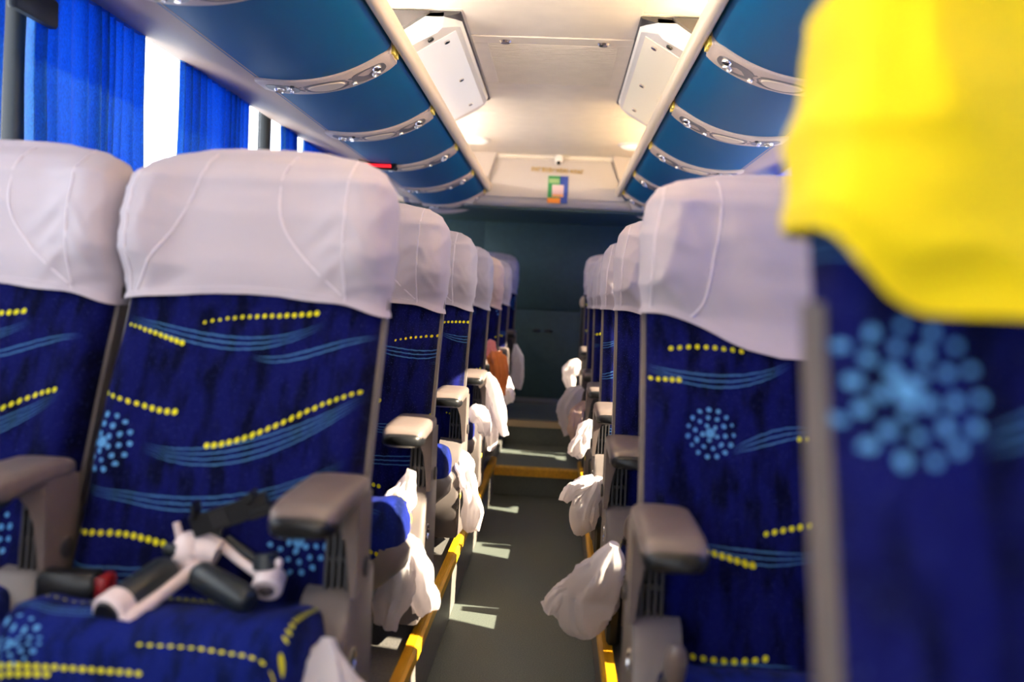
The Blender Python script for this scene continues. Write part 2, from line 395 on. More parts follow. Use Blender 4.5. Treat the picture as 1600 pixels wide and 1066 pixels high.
# windscreen end of the bus, behind the camera
wf = struct(MB().box((-1.26, Y0-.05, -.05), (1.26, Y0, .8), .004).build('wall_front', M['wall']))
for s in (-1, 1): MB().box((s*1.10, Y0-.05, .8), (s*1.26, Y0, 1.8), .004).build('windscreen_pillar', M['pillar'], wf)
MB().box((-1.26, Y0-.05, 1.72), (1.26, Y0, 2.02), .004).build('windscreen_header', M['wall'], wf)
struct(MB().box((-1.1, Y0-.03, .8), (1.1, Y0-.024, 1.72)).build('window_11', M['glass']))

ce = struct(MB().box((-1.26, Y0-.05, 1.955), (1.26, Y1+.05, 2.02)).build('ceiling', M['ceiling']))
for (a, b) in ((-1.75, .60), (.604, 3.066), (3.754, 5.445)):
    MB().box((-.284, a, 1.93), (.296, b-.004, 1.952), .003).build('ceiling_panel', M['ceiling'], ce)
for s in (-1, 1):
    for (a, b) in ((-1.75, .60), (.604, 2.80), (2.804, 4.30), (4.304, 5.445)):
        xo = .289+.006*s
        MB().prism([(s*xo, 1.931), (s*xo, 1.95), (s*1.225, 1.935), (s*1.225, 1.905), (s*.6, 1.925)], 'y', a, b-.004).build('side_panel', M['ceiling'], ce)

# ventilation grille between the ceiling panels
vg = thing('ceiling_vent', 'cream slatted ventilation grille set in the middle of the ceiling', 'vent', (.006, 3.41, 1.93))
fr = MB()
for (a, b) in (((-.29, -.34, 0), (.29, -.262, .02)), ((-.29, .30, 0), (.29, .34, .02)), ((-.29, -.262, 0), (-.235, .30, .02)), ((.235, -.262, 0), (.29, .30, .02))):
    fr.box((a[0], a[1], -.002), (b[0], b[1], b[2]), .002)
fr.build('frame', M['ceiling'], vg)
slt = MB()
for k in range(24):
    y = -.255+k*.0235
    slt.prism([(y, -.003), (y+.009, -.003), (y+.009, .006), (y, .006)], 'x', -.235, .235)
slt.build('slats', M['ceiling'], vg, kind='stuff')
MB().box((-.236, -.263, .005), (.236, .301, .012)).build('filter', M['filter'], vg)
for x in (-.17, .18):
    MB().disc((x, -.30, -.002), (0, 0, -1), .022, .010, prof=[(1, 0), (1, .4), (.75, 1), (.3, 1.1)]).build('quarter_turn_knob', M['chrome'], vg)

# slanted air-duct covers beside the ceiling
for s, lab in ((-1, 'bright white slanted duct cover on the left side of the ceiling'), (1, 'dim cream slanted duct cover on the right side of the ceiling')):
    dc = thing('duct_cover', lab, 'duct cover', (s*.45, 3.42, 1.85), group='duct covers beside the ceiling')
    def rg(y, d):
        return [(s*(-.155+d), y, .074), (s*(-.150+d), y, .055-d*.6), (s*(-.135+d), y, .044-d*.7), (s*0.0, y, -.036), (s*.09, y, -.082), (s*.13, y, -.09), (s*.15, y, -.07), (s*.15, y, .06)]
    MB().loft([rg(-.60, .05), rg(-.55, .016), rg(-.52, 0), rg(.52, 0), rg(.56, .012), rg(.575, .03)]).build('cover_panel', M['duct'], dc, smooth=35)
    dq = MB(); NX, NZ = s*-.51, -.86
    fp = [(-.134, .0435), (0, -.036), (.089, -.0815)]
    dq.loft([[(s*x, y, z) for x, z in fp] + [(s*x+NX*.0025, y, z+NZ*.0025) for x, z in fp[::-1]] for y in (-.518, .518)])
    dq.build('glow_face', M['glow_l' if s < 0 else 'glow_r'], dc, smooth=0)  # emissive skin added so that the duct face looks brightly lit
    MB().prism([(s*-.160, .079), (s*-.154, .072), (s*-.10, .06), (s*.15, .06), (s*.15, .079)], 'y', -.60, .58).build('rubber_seal', M['plastic_d'], dc)
    MB().prism([(s*-.06, .07), (s*.15, .07), (s*.15, -.06), (s*.09, -.03)], 'y', -.625, -.602).build('end_cap', M['plastic_d'], dc)
    for (x, y) in ((-.06, -.575), (-.10, -.48), (-.095, .0), (-.09, .40), (0.03, -.575)):
        z = .044 - (x+.135)*.080/.135 - .006
        MB().disc((s*x, y, z), (s*-.5, 0, -.85), .011, .006, n=12).build('screw', M['chrome'] if y > -.55 else M['steel'], dc)
    # unseen fill tube added in the luggage bay to brighten the ceiling
    for (ya, yb, xl, wh) in ((-1.2, 2.74, .58, 'front'), (3.1, 4.95, .76, 'rear')):
        t = thing('fill_tube', ('cool' if s < 0 else 'warm') + ' fill tube added unseen in the %s of the %s luggage bay lighting the ceiling' % (wh, 'left' if s < 0 else 'right'), 'lamp', (s*xl, ya, 1.785), group='added fill tubes')
        MB().tube([(0, 0, 0), (0, yb-ya, 0)], .014).build('tube', M['fill_cool' if s < 0 else 'fill_warm'], t)
        MB().box((-.02, -.03, -.07), (.02, yb-ya+.03, -.016), .002).build('batten', M['duct'], t)
for s, lab in ((-1, 'round ceiling lamp near the rear on the left'), (1, 'round ceiling lamp near the rear on the right')):
    l = thing('ceiling_light', lab, 'lamp', (s*.45, 5.0, 1.928), group='round ceiling lamps')
    MB().disc((0, 0, .004), (0, 0, -1), .085, .016, n=28, prof=[(1, 0), (1, .5), (.86, 1)]).build('bezel', M['duct'], l)
    MB().disc((0, 0, -.010), (0, 0, -1), .07, .012, n=28, prof=[(1, 0), (.8, .7), (.3, 1)]).build('diffuser', M['lampglass'], l)

# soffit box over the rear seats
sf = struct(MB().prism([(5.45, 1.95), (5.45, 1.66), (5.462, 1.63), (5.49, 1.61), (5.6, 1.605), (6.4, 1.60), (6.4, 1.95)], 'x', -.95, .95).build('trim_1', M['soffit']))
MB().loft([[(-.30, 5.452, 1.905), (.36, 5.452, 1.905), (.46, 5.452, 1.655), (-.44, 5.452, 1.655)], [(-.31, 5.432, 1.90), (.35, 5.432, 1.90), (.45, 5.432, 1.66), (-.43, 5.432, 1.66)]]).build('raised_panel', M['soffit'], sf, smooth=0)
MB().tube([(-.8, 5.45, 1.918), (.8, 5.45, 1.918)], .014).build('soffit_bead', M['ceiling'], sf)
for s in (-1, 1):
    MB().loft([[(s*.42, y, 1.74), (s*.36, y, 1.93), (s*.9, y, 1.93), (s*.9, y, 1.60), (s*.50, y, 1.605)] for y in (5.40, 5.62)]).build('corner_fairing', M['soffit'], sf, smooth=30)
MB().box((-.94, 5.495, 1.592), (.94, 6.4, 1.604), .002).build('underside_lining', M['rear'], sf)
po = thing('poster', 'small green blue and orange notice on the rear ceiling panel', 'poster', (.03, 5.43, 1.715))
MB().box((-.063, -.003, -.085), (.063, .001, .085)).build('sheet', M['green_p'], po)
MB().box((.012, -.0045, -.085), (.063, -.002, .085)).build('blue_column', M['blue_p'], po)
MB().box((-.063, -.005, -.085), (.018, -.003, -.052)).build('orange_band', M['orange_p'], po)
MB().box((-.058, -.005, .04), (.008, -.003, .068)).build('light_green_box', M['lime_p'], po)
MB().box((-.036, -.006, -.045), (.036, -.003, .03)).build('pale_square', M['pale_p'], po)
MB().box((-.034, -.007, -.045), (.034, -.0045, -.028)).build('peach_strip', mat('peach', (244, 170, 110)), po)
gl = thing('gold_sticker_strip', 'worn strip of gold stick-on letters above the small notice', 'sticker', (.022, 5.43, 1.838))
random.seed(5)
lt = []
for k in range(15):
    x = -.155+k*.0222; h = random.uniform(.010, .016); z = -.0006*k
    q = MB(); q.box((x-.008, -.002, z-h), (x-.003, .002, z+h)); 
    if k % 3 != 1: q.box((x-.008, -.002, z+h-.006), (x+.008, .002, z+h))
    if k % 2: q.box((x-.008, -.002, z-.003), (x+.007, .002, z+.003))
    if k % 4 != 2: q.box((x+.003, -.002, z-h), (x+.008, .002, z+h))
    q.build('worn_mark', M['gold'], gl, smooth=0)
cm = thing('ceiling_camera', 'small white monitoring camera at the top of the rear panel', 'camera', (.027, 5.425, 1.90))
MB().box((-.026, -.03, -.022), (.026, .012, .028), .008).build('housing', M['duct'], cm)
MB().disc((0, -.024, -.018), (0, -.6, -.8), .012, .012, n=14).build('lens', M['black'], cm)

# ------------------------------------------------------------------ luggage racks
P0, P1, P2 = (.44, 1.680), (.60, 1.562), (.812, 1.594)
def rc(t):                                  # underside curve: inner edge t=0, outer edge t=1
    a, b, c = (1-t)**2, 2*t*(1-t), t*t
    x, z = a*P0[0]+b*P1[0]+c*P2[0], a*P0[1]+b*P1[1]+c*P2[1]
    dx, dz = 2*(1-t)*(P1[0]-P0[0])+2*t*(P2[0]-P1[0]), 2*(1-t)*(P1[1]-P0[1])+2*t*(P2[1]-P1[1])
    l = math.hypot(dx, dz); return x, z, dz/l, -dx/l       # point and downward normal
CURV = .41
def rack_shape(s, yc, poly, h0, h1, taper=.0):
    """poly in (t along the curve in 0..1, y offset in m) raised from h0 to h1 below the underside"""
    def P(q, h, k=1.0):
        t = max(-.02, min(1.02, q[0])); x, z, nx, nz = rc(t); return (s*(x+nx*h), yc+q[1]*k, z+nz*h)
    b = MB(); cx = sum(q[0] for q in poly)/len(poly); cy = sum(q[1] for q in poly)/len(poly)
    ins = [((q[0]-cx)*(1-taper)+cx, (q[1]-cy)*(1-taper)+cy) for q in poly]
    return b.loft([[P(q, h0) for q in poly], [P(q, h1) for q in ins]])
def oval(ct, cy, rt, ry, n=22, pw=1.0, a0=0, a1=2*math.pi):
    return [(ct+rt*math.copysign(abs(math.cos(a))**pw, math.cos(a)), cy+ry*math.copysign(abs(math.sin(a))**pw, math.sin(a))) for a in [a0+(a1-a0)*k/n for k in range(n)]]
def ring_of(s, yc, ct, cy, rt, ry, wid, h0, h1, a0=0, a1=2*math.pi, n=26):
    def P(t, y, h): x, z, nx, nz = rc(t); return (s*(x+nx*h), yc+y, z+nz*h)
    full = a1-a0 > 6.2; rings = []
    for k in range(n if full else n+1):
        a = a0+(a1-a0)*k/n; c, q = math.cos(a), math.sin(a)
        i, o = (rt-wid/CURV, ry-wid), (rt, ry)
        rings.append([P(ct+i[0]*c, cy+i[1]*q, h0), P(ct+o[0]*c, cy+o[1]*q, h0), P(ct+o[0]*c, cy+o[1]*q, h1), P(ct+i[0]*c, cy+i[1]*q, h1)])
    b = MB()
    if full: rings.append(rings[0])
    return b.loft(rings, not full, not full)

def rack(s, ys, label):
    rk = thing('luggage_rack', label, 'luggage rack', (0, 0, 0), group='luggage racks')
    N = 18; half = .062
    edges = [Y0] + [v for y in ys for v in (y-half, y+half)] + [5.66]
    for k in range(0, len(edges), 2):
        a, b = edges[k]-.002, edges[k+1]+.002
        if b-a < .02: continue
        prof = [(s*.428, 1.712), (s*.430, 1.694)] + [(s*rc(i/N)[0], rc(i/N)[1]) for i in range(N+1)]
        prof += [(p[0]-0*s, p[1]+.012) for p in prof[:1:-1]] + [(s*.442, 1.712)]
        MB().prism(prof, 'y', a, b).build('underside_panel', M['rack'], rk, smooth=50)
    # cream edge rail
    rp = [(s*(.408+.020*math.cos(a)), 1.716+.030*math.sin(a)) for a in [2*math.pi*k/14 for k in range(14)]]
    MB().prism(rp, 'y', Y0, 5.64).build('edge_rail', M['rail'], rk)
    MB().prism([(s*.415, 1.735), (s*.43, 1.715), (s*.80, 1.63), (s*1.19, 1.79), (s*1.19, 1.80), (s*.80, 1.735)], 'y', Y0, 5.66).build('tray', M['beige'], rk)
    # rounded end trim
    tr = [(s*.402, 5.60, 1.745)] + [(s*(rc(t)[0]+rc(t)[2]*.006), 5.66, rc(t)[1]+rc(t)[3]*.006) for t in [i/12 for i in range(13)]]
    MB().tube(tr, .022, 10).build('end_trim', M['beige'], rk)
    for y in ys:
        # service unit
        outl = [(-.01, -half*.8), (.08, -half), (.5, -half*1.04), (.97, -half), (1.01, -half*.7), (1.01, half*.7), (.97, half), (.5, half*1.04), (.08, half), (-.01, half*.8)]
        full = []
        for k in range(len(outl)):
            p, q = outl[k], outl[(k+1) % len(outl)]
            full += [(p[0]+(q[0]-p[0])*i/6, p[1]+(q[1]-p[1])*i/6) for i in range(6)]
        def P(q, h): x, z, nx, nz = rc(max(-.02, min(1.02, q[0]))); return (s*(x+nx*h), y+q[1], z+nz*h)
        # curved plate as a strip along the curve so that it follows the bend
        T = [-.01+1.02*i/28 for i in range(29)]
        def hw(t): return half*(1.04-.22*max(0, (t-.9)/.11)**2-.22*max(0, (.08-t)/.09)**2)
        b = MB()
        rings = [[P((t, -hw(t)), 0), P((t, -hw(t)), .006), P((t, -hw(t)+.006), .010), P((t, hw(t)-.006), .010), P((t, hw(t)), .006), P((t, hw(t)), 0)] for t in T]
        b.loft(rings)
        # neck that runs up to the rail beside the number plates
        b.loft([[(s*.430, y-half*.7, 1.706), (s*.430, y+half*.7, 1.706), (s*.438, y+half*.7, 1.712), (s*.438, y-half*.7, 1.712)], [(s*.432, y-half*.8, 1.69), (s*.432, y+half*.8, 1.69), (s*.445, y+half*.8, 1.69), (s*.445, y-half*.8, 1.69)], [P((.0, -half*.86), .010), P((.0, half*.86), .010), P((.02, half*.86), 0), P((.02, -half*.86), 0)]])
        su = b.build('service_unit', M['beige'], rk, smooth=35)
        for yy in (-.02, .02):
            MB().box((s*.424, y+yy-.013, 1.679), (s*.434, y+yy+.013, 1.702), .002).build('number_plate', M['plate'], su)
        # recess with two nozzles near the aisle, recess with lamp near the window
        rack_shape(s, y, oval(.20, 0, .135, .042, 24, .75), .0095, .0115).build('lamp_recess', M['recess'], su)
        rack_shape(s, y, oval(.85, 0, .115, .040, 24, .75), .0095, .0115).build('nozzle_recess', M['recess'], su)
        for (t, yy, rr) in ((.13, -.017, .0145), (.155, .020, .0145), (.88, .008, .016)):
            x, z, nx, nz = rc(t)
            o = MB().disc((s*(x+nx*.010), y+yy, z+nz*.010), (s*nx, 0, nz), rr, .009, n=18, prof=[(1, 0), (1, .5), (.8, 1), (.62, .75), (.55, .3)]).build('air_nozzle' if yy < 0 else 'reading_lamp', M['lens'] if yy >= 0 else M['chrome'], su)
        x, z, nx, nz = rc(.13)
        MB().disc((s*(x+nx*.0145), y-.017, z+nz*.0125), (s*nx, 0, nz), .0095, .006, n=14).build('nozzle_core', M['black'], su)
        for (t, yy) in ((.79, -.018), (.80, .016), (.33, .022)):
            x, z, nx, nz = rc(t)
            MB().disc((s*(x+nx*.010), y+yy, z+nz*.010), (s*nx, 0, nz), .0075, .008, n=12).build('call_button', M['lens'], su)
        x, z, nx, nz = rc(.76)
        MB().disc((s*(x+nx*.010), y-.034, z+nz*.010), (s*nx, 0, nz), .006, .005, n=10).build('headphone_socket', M['black'], su)
        # speaker: oval grille with raised and sunk rings
        rack_shape(s, y, oval(.53, 0, .14, .033, 26), .0098, .0135, .06).build('speaker_grille', M['rail'], su)
        gr = MB()
        for (rt, ry, a0, a1) in ((.185, .046, .5, 2.6), (.185, .046, 3.7, 5.8), (.215, .040, -.55, .55), (.215, .040, 2.6, 3.7), (.17, .040, .0, 6.2832)):
            q = ring_of(s, y, .53, 0, rt, ry, .0045, .009, .0112, a0, a1, 14); gr.add(q.v, q.f)
        gr.build('speaker_groove', M['recess'], su)
    return rk
rack(-1, [.22, .97, 1.72, 2.47, 3.20, 3.93, 4.68, 5.45], 'blue fabric overhead rack along the left side above the windows')
rack(1, [.10, .83, 1.56, 2.30, 3.01, 3.72, 4.50, 5.25], 'blue-grey overhead rack on the right side beside the yellow cover')
ds = thing('led_display', 'black display with a red lit strip under the left rack', 'display', (-.762, 3.84, 1.572))
MB().loft([[(-.095, 0, .030), (.085, 0, .030), (.10, .06, .045), (-.11, .06, .045)], [(-.075, -.008, -.012), (.065, -.008, -.012), (.07, .06, -.006), (-.08, .06, -.006)]]).build('housing', M['black'], ds, smooth=30)
MB().box((-.066, -.014, -.002), (.058, -.004, .012), .002).build('red_strip', M['led'], ds)

# ------------------------------------------------------------------ curtains
def curtain(y0, y1, label, side=-1, shift=0, z1=SILL+.02, tie=0):
    n = 120; m = 26; folds = max(4, (y1-y0)*19); b = MB(); vs = []; fs = []
    random.seed(int(abs(y0)*1000)+side); ph = random.uniform(0, 6)
    for j in range(m+1):
        w = j/m; z = HEAD-.004 + (z1-HEAD+.004)*w
        for i in range(n+1):
            t = i/n
            y = y0 + (y1-y0)*t
            mid = (y0+y1)/2 + shift*w
            y = mid + (y-(y0+y1)/2)*(1-tie*math.sin(w*2.2)*.5)
            q = t*folds*6.283 + ph + 1.4*math.sin(t*9+ph) + .5*w*math.sin(t*5+ph)
            amp = .016*(1+.5*math.sin(t*13+ph*2))*(.75+.25*w)
            x = side*1.176 + amp*math.sin(q) + .008*noise.noise((y*6, z*3, ph))
            vs.append((x, y+.010*math.cos(q)*.8, z))
    for j in range(m):
        for i in range(n):
            a = j*(n+1)+i; fs.append((a, a+1, a+n+2, a+n+1))
    b.add(vs, fs)
    o = b.build('curtain', M['curtain'], None, smooth=180)
    md = o.modifiers.new('thick', 'SOLIDIFY'); md.thickness = .0015
    tag(o, label, 'curtain', 'blue window curtains')
    h = MB().box((side*1.184, y0, HEAD-.010), (side*1.158, y1, HEAD+.006), .004).build('heading_tape', M['curtain'], o)
    return o
curtain(1.45, 1.83, 'blue curtain at the extreme left edge of the photo')
curtain(1.945, 2.475, 'widest blue curtain with sparkling folds, at the left above the nearest covers')
curtain(2.74, 3.36, 'second wide blue curtain beyond the first bright window gap')
curtain(3.745, 3.99, 'narrow gathered blue curtain past the dark window pillar', tie=.35)
curtain(4.08, 4.79, 'farthest visible blue curtain, just above the left headrests')
curtain(5.1, 5.8, 'blue curtain hidden behind the rear left headrests')
for k, (a, b) in enumerate(((-.9, .0), (.02, .62), (.64, 1.50), (1.718, 2.27), (2.86, 2.98), (3.25, 3.42), (3.88, 4.6), (4.9, 5.2), (5.25, 6.3))):
    curtain(a, b, 'blue curtain on the right windows, number %s from the front' % ('one two three four five six seven eight nine'.split()[k]), side=1)

# ------------------------------------------------------------------ seats (local: x across, -y towards the camera, z above the platform)
YF = [(.16, -.225), (.22, -.215), (.30, -.20), (.5, -.135), (.66, -.075), (.79, -.025), (.85, -.034), (.93, -.030), (.99, -.012), (1.02, .012), (1.045, .05)]
YB = [(.16, -.12), (.22, -.09), (.5, .01), (.79, .095), (.95, .125), (1.0, .125), (1.025, .11), (1.045, .08)]
WD = [(.22, .205), (.34, .222), (.6, .222), (.79, .2235), (.86, .230), (.95, .229), (.99, .223), (1.02, .204), (1.038, .17), (1.045, .13)]
def front(x, z, off=0):
    w = interp(WD, z)+off; a, b = interp(YF, z)-off, interp(YB, z)+off
    mid, d = (a+b)/2, (b-a)/2; t = min(1, abs(x)/w)
    y = mid - d*(1-t**3.6)**(1/3.6)
    wing = .026*sm(.80, .88, z)*(1-sm(.99, 1.03, z))
    y -= wing*sm(.45, .85, t)*(1-sm(.93, 1.0, t)*.6)
    y += .010*(1-t*t)*sm(.80, .88, z)*(1-sm(.96, 1.02, z))
    y -= .022*sm(.62, .9, t)*(1-sm(.94, 1, t)*.7)*sm(.24, .34, z)*(1-sm(.62, .76, z))
    return y
def ring(z, off=0, n=72, wr=0, seed=0, zf=None, bk=False):
    out = []
    w = interp(WD, z)+off; a, b = interp(YF, z)-off, interp(YB, z)+off; mid, d = (a+b)/2, (b-a)/2
    for k in range(n):
        an = 2*math.pi*k/n; c, s_ = math.cos(an), math.sin(an)
        x = w*math.copysign(abs(c)**.5, c)
        if zf is not None:
            zq = zf(-.245 if (bk and s_ >= 0) else x, z); a, b = interp(YF, zq)-off, interp(YB, zq)+off; mid, d = (a+b)/2, (b-a)/2
            if s_ < 0: y = front(x*min(1, interp(WD, zq)/interp(WD, z)), zq, off) if abs(x) < w*.9995 else mid
            else: y = mid + d*abs(s_)**.6
            out.append((x, y, zq)); continue
        if s_ < 0: y = front(x, z, off) if abs(x) < w*.9995 else mid
        else: y = mid + d*abs(s_)**.6
        zz = z if zf is None else zf(x, z)
        if wr:
            v = noise.noise((x*9+seed, y*9, zz*5))*wr + noise.noise((x*26+seed, y*26, zz*9+seed))*wr*.35
            dirv = Vector((x, (y-mid)*2.2, 0)).normalized(); x += dirv.x*v; y += dirv.y*v
        out.append((x, y, zz))
    return out

FOLDS = {
 'left': [(.158, .957, .098, .885, 0.0067, 0.0064), (.160, .912, .105, .850, 0.0067, 0.0059), (.155, .862, .112, .806, 0.0060, 0.0055), (.168, .935, .205, .875, 0.0053, 0.0059), (.17, .88, .212, .82, 0.0053, 0.0059),
          (-.037, 1.036, -.022, .975, 0.0053, 0.0059), (-.005, 1.036, .004, .965, 0.0053, 0.0051), (.022, 1.036, .032, .98, 0.0045, 0.0051), (-.165, .99, -.185, .90, 0.0045, 0.0068), (-.11, .83, -.16, .80, -0.0045, 0.0102)],
 'right': [(-.10, 1.03, .04, .90, -0.0090, 0.0153), (-.09, 1.0, -.02, .80, 0.0075, 0.0136), (-.17, .98, -.20, .85, 0.0060, 0.0076), (-.06, .92, .10, .78, -0.0075, 0.0170), (-.21, .86, -.15, .80, 0.0060, 0.0068), (.02, 1.02, .12, .9, 0.0075, 0.0127), (-.19, 1.0, -.14, .93, 0.0060, 0.0076)],
 'yellow': [(-.12, 1.0, .05, .88, -0.0090, 0.0255), (-.05, .90, .22, .83, 0.0090, 0.0255), (-.2, .95, -.1, .86, 0.0075, 0.0255)]}
def seat(kind, m):
    """m = +1: the armrest side is at +x (left-hand rows), -1: mirrored (right-hand rows)"""
    st = bpy.data.objects.new('bus_seat', None); st.empty_display_size = .05; COL.objects.link(st)
    fab = M['fabric_l'] if m > 0 else M['fabric_r']
    zs = [.165, .175, .20, .23, .26, .30, .36, .42, .48, .54, .60, .66, .72, .78, .82, .86]
    b = MB().loft([[(x*.97, y*.97-.004, z) for x, y, z in ring(.165)]] + [ring(z) for z in zs[1:]])
    bk = b.build('backrest', fab, st, smooth=180, uv=lambda c: (c.x, c.z))
    # plastic shell round the back, seen as the grey edge strip
    sh = MB(); rings = []
    for z in [.20, .22, .3, .4, .5, .6, .7, .78, .81]:
        w = interp(WD, z)+.007; a, bb = interp(YF, z), interp(YB, z)+.014; mid = a+(bb-a)*.36
        rings.append([(w*math.copysign(abs(math.cos(q))**.4, math.cos(q)), mid+(bb-mid)*abs(math.sin(q))**.55, z) for q in [math.pi*k/24 for k in range(25)]] + [(-w+.012, mid, z), (w-.012, mid, z)])
    sh.loft(rings).build('back_shell', M['shell'], st, smooth=50)
    # slip cover with hem and piped seams
    if kind == 'left': hem = lambda x: .783 + .012*math.cos(x*9) - .010*x/.23*0 - .012*sm(.15, .24, x*1)
    elif kind == 'yellow': hem = lambda x: .80 + .006*(1-sm(-.16, -.05, x)) + .05*(1-sm(-.245, -.17, x))
    else: hem = lambda x: .728 + .066*(1-sm(-.21, .0, x))
    sd = {'left': 3.1, 'right': 8.4, 'yellow': 15.7}[kind]; wr = {'left': .007, 'right': .010, 'yellow': .013}[kind]
    ZT = 1.045
    def wrk(x, y, z):
        v = noise.noise((x*8+sd, y*8, z*5))*wr
        for (xa, za, xb, zb, am, wd) in FOLDS[kind]:
            lx, lz = xb-xa, zb-za; ll = lx*lx+lz*lz; q = ((x-xa)*lx+(z-za)*lz)/ll; qc = max(0, min(1, q))
            dd = math.hypot(x-xa-qc*lx, z-za-qc*lz)
            if dd < wd*3.2: v += am*math.exp(-(dd/wd)**2)*(.35+.65*math.sin(math.pi*max(.08, min(.92, q))))
        r1 = 1-abs(noise.noise((x*11+z*9+sd, x*-5+z*16, sd)))*2.4          # slanting pulls
        v += max(0, r1)**2*wr*.75*sm(.05, .14, abs(x))*(1-sm(1.0, 1.04, z))
        v += wr*.35*math.sin(x*95+2*math.sin(z*30)+sd)*sm(.94, .99, z)*math.exp(-((x-.05)/.07)**2)*(1-sm(1.02, 1.04, z))
        return v
    def zf_(t):
        def q(x, z): return hem(x) + (ZT-hem(x))*t
        return q
    rings = []
    for t in [0, .02] + [.05+.0238*q for q in range(39)] + [.972, .985, 1]:
        base = .78 + (ZT-.78)*t
        rg = []
        for (x, y, z) in ring(base, .006 + (.003 if t < .03 else 0), 120, bk=(kind == 'yellow'), zf=lambda x, z, t=t: hem(x)+(ZT-hem(x))*t):
            if kind == 'yellow': x *= 1+.06*(1-sm(0, .55, t))
            rg.append((x, y, z))
        # follow the leaning back where the hem hangs lower
        rg2 = []
        for (x, y, z) in rg:
            y2 = y
            v = wrk(x, y2, z)
            k = 1-sm(.95, 1.04, z)*.6
            dv = Vector((x, (y2-.04)*2.2, 0)); dv = dv.normalized() if dv.length > 1e-5 else Vector((0, -1, 0))
            rg2.append((x+dv.x*v*k*.6, y2+dv.y*v*k, z + noise.noise((x*14+sd, y2*6, 3))*.004*(1 if t < .06 else .4)))
        rings.append(rg2)
    # rounded crown
    top = rings[-1]; cx = sum(p[0] for p in top)/len(top); cy = sum(p[1] for p in top)/len(top)
    for k, dz in ((.8, .006), (.5, .009), (.2, .010)):
        rings.append([(cx+(x-cx)*k, cy+(y-cy)*k, z+dz) for x, y, z in top])
    cm_ = M['yellow'] if kind == 'yellow' else M['cover']
    cv = MB().loft(rings, cap0=False).build('headrest_cover', cm_, st, smooth=180)
    def snap(x, z):
        base = .78+(ZT-.78)*max(0, min(1, (z-hem(x))/(ZT-hem(x))))
        y = front(x, z, .006)
        v = wrk(x, y, z)
        dv = Vector((x, (y-.04)*2.2, 0)).normalized(); k = 1-sm(.95, 1.04, z)*.6
        return (x+dv.x*v*k*.6-dv.x*.0004, y+dv.y*v*k-dv.y*.0004, z)
    if kind == 'left': seams = [[(-.085, 1.038), (-.098, .99), (-.122, .92), (-.165, .85), (-.196, hem(-.196)+.005)], [(-.18, 1.03), (-.20, .98), (-.205, .90), (-.203, .79)],
                                [(.06, 1.038), (.048, 1.0), (.046, .96), (.058, .91), (.095, .86), (.16, .80)], [(.165, 1.036), (.165, .98), (.163, .90), (.165, .785)]]
    elif kind == 'right': seams = [[(-.11, 1.036), (-.105, .98), (-.115, .90), (-.13, .82), (-.155, hem(-.155)+.004)], [(-.2, 1.02), (-.215, .96), (-.218, .88), (-.216, .80)], [(.13, 1.036), (.11, .98), (.12, .9), (.16, .80)]]
    else: seams = [[(-.2, 1.02), (-.215, .96), (-.218, .88)], [(.1, 1.036), (.09, .98), (.12, .88)]]
    for sq in seams:
        pts = spline([(x, 0, z) for x, z in sq], 18)
        MB().tube([snap(p.x, p.z) for p in pts], .0023, 8).build('piped_seam', M['piping'] if kind != 'yellow' else cm_, cv)
    hs = [snap(-.222+.444*k/40, hem(-.222+.444*k/40)+.011) for k in range(41)]
    MB().tube(hs, .0016, 5).build('hem_stitching', cm_, cv)
    # cushion
    DZ = .015 if m > 0 else -.07; CS = .80 if m > 0 else .68
    CT = [(-.52, .27), (-.505, .312), (-.47, .336), (-.42, .342), (-.35, .332), (-.28, .318), (-.2, .31), (-.12, .312)]
    CB = [(-.52, .225), (-.505, .205), (-.47, .195), (-.12, .19)]
    CW = [(-.52, .150), (-.505, .182), (-.47, .206), (-.42, .215), (-.12, .215)]
    rings = []
    for y in [-.52, -.516, -.505, -.49, -.47, -.445, -.42, -.385, -.35, -.31, -.28, -.24, -.2, -.16, -.12]:
        w, zt, zb = interp(CW, y), interp(CT, y), interp(CB, y); mid, d = (zt+zb)/2, (zt-zb)/2; rg = []
        for k in range(56):
            an = 2*math.pi*k/56; c, s_ = math.cos(an), math.sin(an)
            x = w*math.copysign(abs(c)**.5, c); z = mid + d*math.copysign(abs(s_)**.5, s_)
            if s_ > 0: z += .016*sm(.6, .88, abs(x)/w)*(1-sm(.93, 1, abs(x)/w))*sm(-.52, -.46, y)
            rg.append((x, y*CS, z+DZ))
        rings.append(rg)
    cu = MB().loft(rings).build('cushion', M['fabric_c'], st, smooth=180, uv=lambda c: (c.x*m, (c.y/CS+.52) + (min(0, c.z-.325-DZ) if c.y/CS < -.49 else .0)))
    pan = MB().loft([[(x*w, y*CS, z+DZ*.8) for x, z in ((-.22, .20), (-.225, .235), (-.215, .25), (.215, .25), (.225, .235), (.22, .20), (.17, .155), (-.17, .155))] for y, w in ((-.51, .80), (-.49, .93), (-.45, 1.0), (-.10, 1.0))]).build('cushion_pan', M['shell'], st, smooth=40)
    # armrest
    ar = MB(); rings = []
    for y, w, h, dz in ((-.125, .030, .010, -.006), (-.135, .042, .016, -.002), (-.165, .0475, .019, 0), (-.24, .0475, .019, 0), (-.31, .0475, .0195, -.003), (-.345, .046, .019, -.006), (-.36, .042, .016, -.010), (-.367, .034, .010, -.014)):
        rings.append([((.2025 + w*math.copysign(abs(math.cos(a))**.45, math.cos(a))), y, .506+dz + h*math.copysign(abs(math.sin(a))**.55, math.sin(a))) for a in [2*math.pi*k/24 for k in range(24)]])
    ar.loft(rings)
    AZ_ = 0 if m > 0 else -.035
    arm = ar.xf(lambda p: (p[0]*m, p[1], p[2]+AZ_)).build('armrest', M['plastic'], st, smooth=50)
    ec = MB(); rings = []
